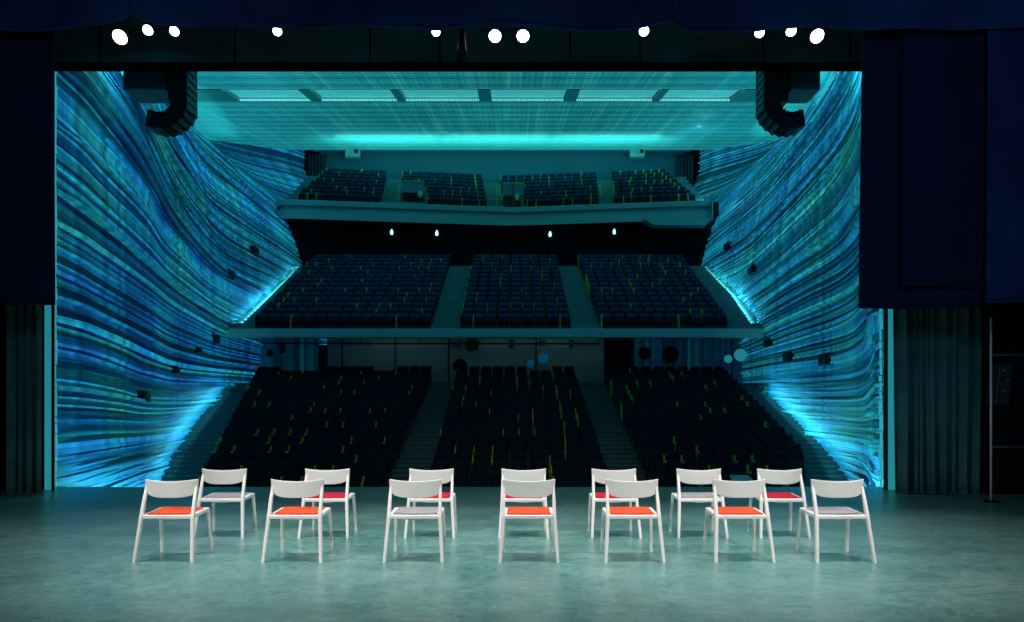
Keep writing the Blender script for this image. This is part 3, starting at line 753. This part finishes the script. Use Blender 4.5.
# ------------------------------------------------------------------ drapes
def drape(name, xa, xb, d, hem, z1, mt, label, cat, folds=6.0, amp=.10, seed=1, nu=None, group=None, lean=0.0, deep=0.0):
    """hanging cloth; hem(px) gives its lower edge row; soft random folds"""
    X0, X1 = PX(xa, d), PX(xb, d)
    nu = nu or max(24, int((X1 - X0) * 26)); nv = 18
    def f(u, v):
        x = lerp(X0, X1, u); px = lerp(xa, xb, u)
        z0 = hem(px) if callable(hem) else hem
        z = lerp(z0, z1, v)
        a = amp * (1.0 - .35 * v)
        y = a * (math.sin(x * folds + seed + .35 * math.sin(z * .8 + x)) + .5 * math.sin(x * folds * 2.3 + seed * 2.1) + .45 * noise.noise((x * folds * .5, seed, z * .15)))
        if deep: y += deep * (.65 + .7 * noise.noise((x * 2.2, seed, 0))) * (abs(math.sin(x * folds * .62 + seed + 1.1 * math.sin(3.1 * x) + .6 * noise.noise((x * 3, z * .2, seed)))) - .5)
        return (x - lean * (1 - v) * (.5 - u), d + y, z)
    me = grid(f, nu, nv)
    bm = bmesh.new(); bm.from_mesh(me)
    for q in bm.faces: q.smooth = True
    bm.to_mesh(me); bm.free()
    o = link(name, me, mt)
    s = o.modifiers.new('cloth', 'SOLIDIFY'); s.thickness = .02
    tag(o, label, cat, group)
    # stitched lower hem
    hm = MB()
    def hp(u): p = Vector(f(u, 0.0)); return p + Vector((0, -.012, .012))
    hm.tube([hp(i / (nu - 1)) for i in range(nu)], .013, n=6)
    hm.build('hem', mt, o, True)
    return o
# overhead valance in three lengths
VD = 9.0
def hem_t(tb, d=VD): return lambda px: PZ(table(tb, px), d)
drape('valance', -130, 131, VD, hem_t([(-130, 28), (60, 28.5), (100, 27), (118, 23), (127, 18.5), (131, 15)]), 8.6, M['navy'], 'dark navy overhead valance with sagging hem, left length', 'curtain', 2.0, .05, 2, group='overhead valances')
drape('valance', 130, 676, VD - .08, hem_t([(130, 16), (140, 20), (160, 26), (190, 27.5), (260, 27), (330, 24.5), (350, 24.5), (400, 28), (440, 29.5), (476, 25.5), (520, 29.5), (580, 30.5), (630, 28), (676, 19.5)], VD - .08), 8.6, M['navy'], 'dark navy overhead valance with wavy hem, long middle length', 'curtain', 1.6, .05, 5, group='overhead valances')
drape('valance', 677.5, 1160, VD - .04, hem_t([(674, 18), (680, 27), (692, 31), (720, 31.5), (770, 28.5), (850, 30.5), (950, 28), (985, 25), (1024, 27), (1160, 28)], VD - .04), 8.6, M['navy'], 'dark navy overhead valance with nearly level hem, right length', 'curtain', 2.0, .05, 9, group='overhead valances')
# masking legs, drawn up above the floor
drape('leg_curtain', -150, 54.6, 9.9, lambda p: PZ(305, 9.9), 8.4, M['navy_deep'], 'broad near-black masking curtain raised off the floor at left', 'curtain', 1.5, .04, 3)
drape('leg_curtain', 863, 1010, 9.9, lambda p: PZ(308.5 - (p - 863) * .01, 9.9), 8.4, M['navy_deep'], 'rearmost dark curtain at right with the lowest hem', 'curtain', 3.0, .05, 4, lean=.12, group='raised curtains at right')
drape('leg_curtain', 905, 1010, 9.55, lambda p: PZ(285, 9.55), 8.4, M['navy_deep'], 'middle dark curtain at right with the highest hem', 'curtain', 3.2, .06, 6, lean=.08, group='raised curtains at right')
drape('leg_curtain', 991, 1160, 9.15, lambda p: PZ(302, 9.15), 8.4, M['navy_bright'], 'frontmost bluish curtain at the right picture edge', 'curtain', 3.0, .06, 8, group='raised curtains at right')
# floor-length green drapes
drape('side_drape', 6, 41.5, 12.35, 0.012, 6.6, M['drape'], 'dark green floor-length drape beside the left wall', 'curtain', 26.0, .03, 2, deep=.16, nu=90)
drape('side_drape', 893.5, 987, 12.35, 0.012, 6.6, M['drape'], 'dark green floor-length pleated drape beside the right wall', 'curtain', 24.0, .05, 7, lean=-.2, deep=.20, nu=240)
drape('side_drape', -140, 3, 12.2, 0.012, 6.6, M['black'], 'nearly black floor-length drape at the left picture edge', 'curtain', 5.0, .08, 5)
# right stage side: pole, rail, control box on the dark wall
d = 11.2
t = empty('lighting_pole', (PX(991, d), d, 0)); tag(t, 'tall slim pale pole standing at the edge of the right pleated drape', 'pole')
MB().cyl((0, 0, .02), (0, 0, PZ(318, d)), .016, n=12).build('pole', mat('pale_steel', (.75, .75, .70), .5), t, True)
MB().cyl((0, 0, 0), (0, 0, .03), .10, n=20).build('base', M['black'], t)
d = 12.3
o = MB().box(PX(996, d), PX(1100, d), d, d + .5, 0, 6.5).build('wall_right_wing', M['black_wall']); tag(o, kind='structure')
for y, lb in ((355, 'upper horizontal pipe on the dark wall at far right'), (447, 'lower horizontal pipe on the dark wall at far right')):
    dd = 12.1
    t = MB().cyl((PX(992, dd), dd, PZ(y, dd)), (PX(1100, dd), dd, PZ(y, dd)), .022, n=10).build('wall_pipe', mat('dark_teal_pipe', (.02, .06, .065), .4), None, True)
    tag(t, lb, 'pipe', 'pipes at the right wing')
    g = MB()
    for x in (1000, 1040, 1080): g.box(PX(x, dd) - .02, PX(x, dd) + .02, dd, 12.3, PZ(y, dd) - .02, PZ(y, dd) + .02)
    g.build('bracket', M['black'], t)
dd = 12.1
t = empty('control_box', (PX(1001, dd), dd, PZ(384, dd))); tag(t, 'dark control box with small switches on the far right wall', 'control box')
MB().box(-.11, .13, -.08, .2, -.36, .34, .02, rot=Matrix.Rotation(.10, 3, 'Y'), piv=(0, 0, 0)).build('casing', mat('box_paint', (.03, .05, .048), .5), t)
for q, (bx, bz) in enumerate(((.0, .22), (.05, .05), (-.02, -.12))):
    MB().cyl((bx, -.11, bz), (bx, -.07, bz), .022, n=10).build('switch', mat('switch_plastic', (.25, .22, .15), .4), t)

# ------------------------------------------------------------------ hanging speaker arrays
def line_array(cx_px, flip, d, bass, label):
    """column of modules facing sideways (+x when flip = 1) that curls under at the bottom; bass = (near left, near right) px of the bass cabinet"""
    ox, oz = PX(cx_px, d), PZ(71, d)
    t = empty('line_array', (ox, d, oz)); tag(t, label, 'speaker array', 'hanging speaker arrays')
    s, s0 = flip, d / F
    hmod, w2, dep = .16, .26, .34
    p, ang = Vector((0, 0, 17 * s0)), 0.0
    path = []
    for i in range(8 + 6):
        path.append((p.copy(), ang))
        if 7 <= i < 13: ang += math.radians(15.5)
        p = p + Vector((-math.sin(ang) * s * hmod, 0, -math.cos(ang) * hmod))
    for i, (q, a) in enumerate(path):
        def loc(u, y, v): # u back from the front face, v down
            ux, uz = -math.cos(a) * s, math.sin(a)
            vx, vz = -math.sin(a) * s, -math.cos(a)
            return (q.x + ux * u + vx * v, y, q.z + uz * u + vz * v)
        m = MB()
        hb = hmod * .985; hk = hmod * (.95 if a == 0 else .6)
        sec = [(0, 0), (0, hb), (dep, hb * .5 + hk * .5), (dep, hb * .5 - hk * .5)]
        f0 = [m.bm.verts.new(loc(u, -w2, v)) for u, v in sec]; f1 = [m.bm.verts.new(loc(u, w2, v)) for u, v in sec]
        m.bm.faces.new(f0[::-1]); m.bm.faces.new(f1)
        for k in range(4): m.bm.faces.new((f0[k], f0[(k + 1) % 4], f1[(k + 1) % 4], f1[k]))
        c = m.build('module', M['speaker'], t)
        g = MB()
        g.quad([loc(-.012, y, v) for y, v in ((-w2 + .02, .025), (w2 - .02, .025), (w2 - .02, hb - .03), (-w2 + .02, hb - .03))])
        g.build('grille', M['grille_lit'] if i < 11 else M['grille'], c)
        r = MB()
        r.quad([loc(.16, -w2 - .01, .02), loc(.22, -w2 - .01, hb * .3), loc(.22, -w2 - .01, hb * .7), loc(.16, -w2 - .01, hb - .02)])
        r.build('rigging_plate', M['grille'], c)
    # bass cabinet beside the column
    xa, xb = PX(bass[0], d) - ox, PX(bass[1], d) - ox
    zb_ = PZ(89.5, d) - oz
    b = MB(); b.box(xa, xb, 0, .7, zb_, 17 * s0, .015); c = b.build('bass_cabinet', mat('bass_cabinet_paint', (.016, .055, .062), .5, var=.2), t)
    MB().box(xa + .05, xb - .05, -.02, .01, zb_ + .05, 16 * s0, .004).build('bass_grille', M['grille'], c)
    # rear frame between the cabinet and the column
    xi = xb if s > 0 else xa
    x1 = -s * .33
    b = MB(); b.box(min(xi, x1), max(xi, x1), .15, .5, -27 * s0, 17 * s0, .01); b.build('rear_frame', M['speaker'], t)
    b = MB()
    for k in range(4):
        xx = lerp(xi, x1, (k + .5) / 4); b.box(xx - .015, xx + .015, .11, .15, -26 * s0, 16 * s0)
    b.build('frame_rail', M['grille'], t)
    for x in (-.1 * s, (xa + xb) / 2):
        MB().cyl((x, .2, 15 * s0), (x, .2, ceil_z(d) - oz), .02, n=8).build('hoist_chain', M['steel'], t)
    return t
line_array(192, 1, 15.2, (123, 165), 'black curved speaker array hanging at the left of the stage opening')
line_array(760, -1, 15.2, (791.5, 820.5), 'black curved speaker array hanging at the right of the stage opening')

# ------------------------------------------------------------------ stage lamps on a bar
LD = 10.6
bar = empty('lighting_bar', (0, LD + .1, 8.35)); tag(bar, 'long dark pipe behind the valance that carries the stage lamps', 'lighting bar')
MB().cyl((-8.5, 0, 0), (8.5, 0, 0), .03, n=12).build('pipe', M['black'], bar, True)
g = MB()
for x in (-6, -2, 2, 6): g.cyl((x, 0, 0), (x, 0, 3.5), .01, n=6)
g.build('suspension_wire', M['black'], bar)
LAMPS = [(120, 37, 7.6), (148, 30, 5.2), (174.5, 31, 5.0), (277.5, 31, 4.8), (436, 32, 4.4), (495, 36, 6.6), (523, 36, 6.6), (644, 31, 5.2), (759.5, 32.5, 5.2), (791, 31, 5.4), (817, 36, 7.2)]
LAMP_LB = ['large lit stage lamp, leftmost under the valance', 'lit stage lamp second from left, tucked under the valance', 'lit stage lamp third from left, half under the valance', 'single lit stage lamp above the left part of the ceiling',
           'lit stage lamp half hidden by the valance, beside the unlit black fixture', 'large lit stage lamp, left of the centre pair', 'large lit stage lamp, right of the centre pair', 'single lit stage lamp right of the centre pair',
           'lit stage lamp at the left of the right-hand three', 'lit stage lamp in the middle of the right-hand three', 'large lit stage lamp, rightmost of all']
def lamp_body(t, r, lit=True, tilt=.75):
    rot = Matrix.Rotation(tilt, 3, 'X')      # lens looks toward -y and down
    def P(x, y, z): return tuple(rot @ Vector((x, y, z)) * 1)
    m = MB(); m.tube([P(0, .34, 0), P(0, .30, 0), P(0, .10, 0), P(0, 0, 0)], [r * .45, r * .8, r * 1.05, r * 1.18], n=20); m.build('housing', M['black'], t, True)
    if lit:
        m = MB(); m.tube([P(0, -.004, 0), P(0, -.03, 0), P(0, -.045, 0)], [r, r * .9, r * .35], n=24); m.build('lens', M['lens'], t, True)
    m = MB(); m.tube([P(-r * 1.3, .12, 0), (-r * 1.35, .1, r * 1.6), (0, .1, r * 2.3), (r * 1.35, .1, r * 1.6), P(r * 1.3, .12, 0)], .012, n=6); m.build('yoke', M['black'], t, True)
for (x, y, r), lb in zip(LAMPS, LAMP_LB):
    t = empty('stage_lamp', (PX(x, LD), LD, PZ(y, LD))); tag(t, lb, 'stage lamp', 'lit stage lamps on the bar')
    rr_ = r / F * LD * .90
    lamp_body(t, rr_)
    up = 8.35 - t.location.z
    m = MB(); m.cyl((0, .1, rr_ * 2.2), (0, .1, up), .012, n=6); m.build('hanger', M['black'], t)
d = 10.4
t = empty('unlit_fixture', (PX(462, d), d, PZ(42, d))); tag(t, 'unlit slim black fixture hanging from the bar near centre', 'stage lamp')
MB().tube([(0, 0, -.17), (0, 0, -.13), (0, 0, .05), (0, 0, .22)], [.075, .075, .055, .05], n=16).build('barrel', M['black'], t, True)
MB().box(-.055, -.035, -.07, -.055, -.08, .2).build('bright_edge', mat('pale_edge', (.25, .25, .25), .3, metal=.5), t)  # narrow pale stripe down one side of the barrel
MB().cyl((0, .1, .2), (0, .2, 8.35 - t.location.z), .014, n=6).build('hanger', M['black'], t)

# ------------------------------------------------------------------ lectern in the front of the auditorium
d = 17.0
fl = low_top(LOW_D[0]) - SEATH - .16
t = empty('lectern', (PX(741.5, d), d, fl)); tag(t, 'small grey-green lectern top showing above the stage edge behind the crimson chair', 'lectern')
ht = PZ(481.2, d) - fl
m = MB(); m.quad([(-.27, -.18, ht), (.27, -.18, ht), (.20, .20, ht + .13), (-.22, .20, ht + .13)]); o = m.build('sloped_top', M['lectern'], t)
s_ = o.modifiers.new('thick', 'SOLIDIFY'); s_.thickness = .025
MB().box(-.06, .06, -.06, .06, .03, ht + .02, .01).build('column', M['steel'], t)
MB().box(-.25, .25, -.2, .2, 0, .03, .008).build('base', M['black'], t)

# ------------------------------------------------------------------ white stage chairs (facing the auditorium)
def chair_parts():
    P = {}
    RY, RZ, SL = -.165, .430, .07        # rear edge of the seat, its height, rise toward the front
    for s in (-1, 1):
        m = MB(); m.bar([(s * .272, -.25, 0), (s * .243, -.168, .42), (s * .240, -.118, .58), (s * .238, -.072, .71)], [.028, .034, .030, .022], [.034, .040, .034, .022]); P[('rear', s)] = m.mesh('leg')
        m = MB(); m.bar([(s * .252, .25, 0), (s * .234, .195, .41), (s * .232, .188, .452)], [.026, .032, .034], [.030, .038, .040]); P[('front', s)] = m.mesh('leg')
    def shear(me):
        for v in me.vertices: v.co.z += (v.co.y - RY) * SL
    m = MB()
    for s in (-1, 1): m.box(s * .232 - .015, s * .232 + .015, RY - .012, .205, RZ - .036, RZ, .007)
    m.box(-.235, .235, RY - .016, RY + .012, RZ - .034, RZ, .007); m.box(-.235, .235, .180, .206, RZ - .034, RZ, .007)
    P['frame'] = m.mesh('seat_frame'); shear(P['frame'])
    me = grid(lambda u, v: ((u - .5) * .44, RY + (.19 - RY) * v, RZ - .006 - .040 * (1 - (2 * u - 1) ** 2) * (1 - v * .5)), 13, 7)
    bm = bmesh.new(); bm.from_mesh(me)
    top = bmesh.ops.extrude_face_region(bm, geom=bm.faces[:])
    for v in [e for e in top['geom'] if isinstance(e, bmesh.types.BMVert)]: v.co.z = RZ + .001
    bmesh.ops.recalc_face_normals(bm, faces=bm.faces); bm.to_mesh(me); bm.free(); shear(me); P['shell'] = me
    m = MB()
    pts = [(-.208, RY + .012), (.208, RY + .012), (.206, .178), (-.206, .178)]
    lo = [m.bm.verts.new((x, y, RZ)) for x, y in pts]; hi = [m.bm.verts.new((x * .99, y * .99, RZ + .010)) for x, y in pts]
    m.bm.faces.new(lo[::-1]); m.bm.faces.new(hi)
    for k in range(4): m.bm.faces.new((lo[k], lo[(k + 1) % 4], hi[(k + 1) % 4], hi[k]))
    bmesh.ops.bevel(m.bm, geom=[e for e in m.bm.edges if abs(e.verts[0].co.z - e.verts[1].co.z) > .005], offset=.010, segments=3, affect='EDGES')
    P['pad'] = m.mesh('seat_pad'); shear(P['pad'])
    # back band: bowed toward the rear, deeper in the middle
    def band(u, v):
        q = 2 * u - 1
        zt_ = .748 + .018 * q * q; zb_ = .590 + .052 * abs(q) ** 4
        hw = .255 - .006 * (1 - v)
        return (q * hw, -.140 + .062 * abs(q) ** 2.2 - .004 * v, lerp(zb_, zt_, v))
    me = grid(band, 25, 8); bm = bmesh.new(); bm.from_mesh(me)
    g = bmesh.ops.extrude_face_region(bm, geom=bm.faces[:])
    for v in [e for e in g['geom'] if isinstance(e, bmesh.types.BMVert)]: v.co.y += .020
    bmesh.ops.recalc_face_normals(bm, faces=bm.faces)
    for f_ in bm.faces: f_.smooth = True
    bm.to_mesh(me); bm.free(); P['back'] = me
    for k, me in P.items():
        if k != 'pad': me.materials.append(M['white'])
    pads = {}
    for c in ('orange', 'crimson', 'grey'):
        q = P['pad'].copy(); q.materials.append(M[c]); pads[c] = q
    return P, pads
CP, PADS = chair_parts()
NEAR = [(163, 'orange'), (292, 'orange'), (413.3, 'grey'), (529.2, 'orange'), (634.8, 'orange'), (744.9, 'orange'), (845.5, 'grey')]
FAR = [(218, 'grey'), (323.5, 'crimson'), (429.8, 'crimson'), (524, 'crimson'), (616, 'crimson'), (702.7, 'grey'), (785.3, 'crimson')]
NAME = {'orange': 'orange', 'crimson': 'crimson', 'grey': 'grey'}
cproto, ckids = None, None
def chair(x, y, c, label, group):
    global cproto, ckids
    if cproto is None:
        t = cproto = empty('stage_chair', (x, y, 0))
        o = link('backrest', CP['back'], None, t)
        b = o.modifiers.new('soft', 'BEVEL'); b.width = .004; b.segments = 2; b.limit_method = 'ANGLE'
        sf = link('seat_frame', CP['frame'], None, t); link('seat_shell', CP['shell'], None, t); link('seat_pad', PADS[c], None, t)
        for k in (('rear', -1), ('rear', 1), ('front', -1), ('front', 1)): link('leg', CP[k], None, t)
        ckids = list(t.children)
    else:
        t = cproto.copy(); COL.objects.link(t); t.location = (x, y, 0)
        for ch in ckids:
            o = ch.copy(); COL.objects.link(o); o.parent = t
            if o.name.startswith('seat_pad'): o.data = PADS[c]
    t.rotation_euler = (0, 0, math.radians(R.uniform(-1.0, 1.0)))
    tag(t, label, 'chair', group)
d1, d2 = EYE * F / (562.3 - HY) + .25, EYE * F / (538.2 - HY) + .25
for k, (x, c) in enumerate(NEAR):
    chair(PX(x, d1 - .25), d1, c, f'white chair with {NAME[c]} seat pad, {ORD[k]} from left in the front row', 'white chairs in the front row')
for k, (x, c) in enumerate(FAR):
    chair(PX(x, d2 - .25), d2, c, f'white chair with {NAME[c]} seat pad, {ORD[k]} from left in the rear row', 'white chairs in the rear row')

# ------------------------------------------------------------------ light
def spot(loc, aim, power, col, size, blend=.6, rad=.12):
    l = bpy.data.lights.new('spot', 'SPOT'); l.energy = power; l.color = col; l.spot_size = math.radians(size); l.spot_blend = blend; l.shadow_soft_size = rad
    o = bpy.data.objects.new('spot_light', l); COL.objects.link(o); o.location = loc
    o.rotation_euler = (Vector(aim) - Vector(loc)).to_track_quat('-Z', 'Y').to_euler(); return o
def point(loc, power, col, rad=0.0):
    l = bpy.data.lights.new('point', 'POINT'); l.energy = power; l.color = col; l.shadow_soft_size = rad
    o = bpy.data.objects.new('point_light', l); COL.objects.link(o); o.location = loc; return o
# overhead wash straight above the two rows, and front light from the camera side
for x in (-4.2, -2.1, 0, 2.1, 4.2):
    spot((x, 7.5, 9.4), (x * .97, 7.55, 0), 1180, (1, .98, .95), 48, 1.0, .15)
for x in (-7.0, 7.0):
    spot((x, 2.6, 5.4), (x * .12, 7.5, .6), 1330, (1, .95, .91), 46, .9, .15)
for x in (-2.6, 2.6):
    spot((x, .2, 5.0), (x * .9, 7.6, .75), 600, (1, .95, .91), 40, .9, .2)
# the visible lamps
for x in (120, 495, 523, 817):
    spot((PX(x, LD), LD - .35, PZ(37, LD) - .2), (PX(x, LD) * .4, 6.6, .3), 170, (1, .97, .93), 50, .9, .08)
# added blue fill spots, no fixture there, to lift the dark drapes
for x, a, pw in ((-2, -7, 260), (2, 7, 420)):
    spot((x, 1.5, 3.4), (a, 10, 4.6), pw, (.35, .55, 1), 60, .8, .3)
spot((0, 1.0, 3.0), (0, 9, 7.2), 300, (.3, .6, 1), 100, .8, .3)
# spill from the stage rig over the first stalls rows
spot((0, 13.5, 8.6), (0, 22, -.6), 330, (1, .93, .86), 60, .9, .3)
CY = (.10, .80, 1.0); TE = (.12, 1.0, .95)
def strip(side, d0, z0, d1, z1, power, col, gap=.5, wd=.10, tilt=.9):
    """long lamp lying along the foot of a layered wall, shining into it and up"""
    a = Vector((wall_x(side, d0, z0) - side * gap, d0, z0)); b = Vector((wall_x(side, d1, z1) - side * gap, d1, z1))
    l = bpy.data.lights.new('strip', 'AREA'); l.shape = 'RECTANGLE'; l.energy = power; l.color = col
    l.size = (b - a).length; l.size_y = wd
    o = bpy.data.objects.new('strip_light', l); COL.objects.link(o); o.location = (a + b) / 2
    X = (b - a).normalized(); D = (Vector((side, 0, 0)) + Vector((0, 0, tilt))); D = (D - X * D.dot(X)).normalized()
    Zx = -D; Y = Zx.cross(X)
    o.rotation_euler = Matrix((X, Y, Zx)).transposed().to_euler()
def stz(d): return low_top(d) - SEATH + .25
for s, k in ((-1, 1.0), (1, 1.2)):
    strip(s, 14.2, .1, 19.5, -.9, 60 * k, CY)
    strip(s, 20, stz(20), 26, stz(26), 55 * k, CY)
    strip(s, 26, stz(26), 33.5, stz(33.5), 100 * k, CY)
    strip(s, 35.5, 5.7, 40, 7.9, 95 * k, CY, .3)
    strip(s, 40, 7.9, 46, 10.6, 55 * k, TE, .3)
    # high lamps near the top of the walls
    strip(s, 16, 9.6, 23, 12.2, 230, TE, .6, .1, -.2)
    strip(s, 25, ceil_z(25) - 1.2, 36, ceil_z(36) - 1.2, 190, TE, .9, .1, .2)
    strip(s, 37, ceil_z(37) - 1.5, 50, ceil_z(50) - 1.5, 120, TE, .9, .1, .2)
# rear ceiling wash
for x in (-9, -1, 7):
    l = bpy.data.lights.new('wash', 'AREA'); l.shape = 'RECTANGLE'; l.energy = 190; l.color = (.15, 1, .95); l.size = 7.5; l.size_y = 1.2
    o = bpy.data.objects.new('ceiling_wash', l); COL.objects.link(o); o.location = (x, 51.5, ceil_z(51.5) - 1.9); o.rotation_euler = (math.pi, 0, 0)
point((12.9, 46.6, 15.4), 60, CY)
point((12.6, 48, 18.5), 40, CY)
# added area lights under the upper tier, no fixtures, brightening the stalls rear wall
for x in (-6.5, -1.5, 3.0):
    l = bpy.data.lights.new('wash', 'AREA'); l.shape = 'RECTANGLE'; l.energy = 2.0; l.color = (.42, 1, .9); l.size = 4; l.size_y = .1
    o = bpy.data.objects.new('rear_wall_fill', l); COL.objects.link(o); o.location = (x, 37.2, 5.15); o.rotation_euler = (math.radians(62), 0, 0)
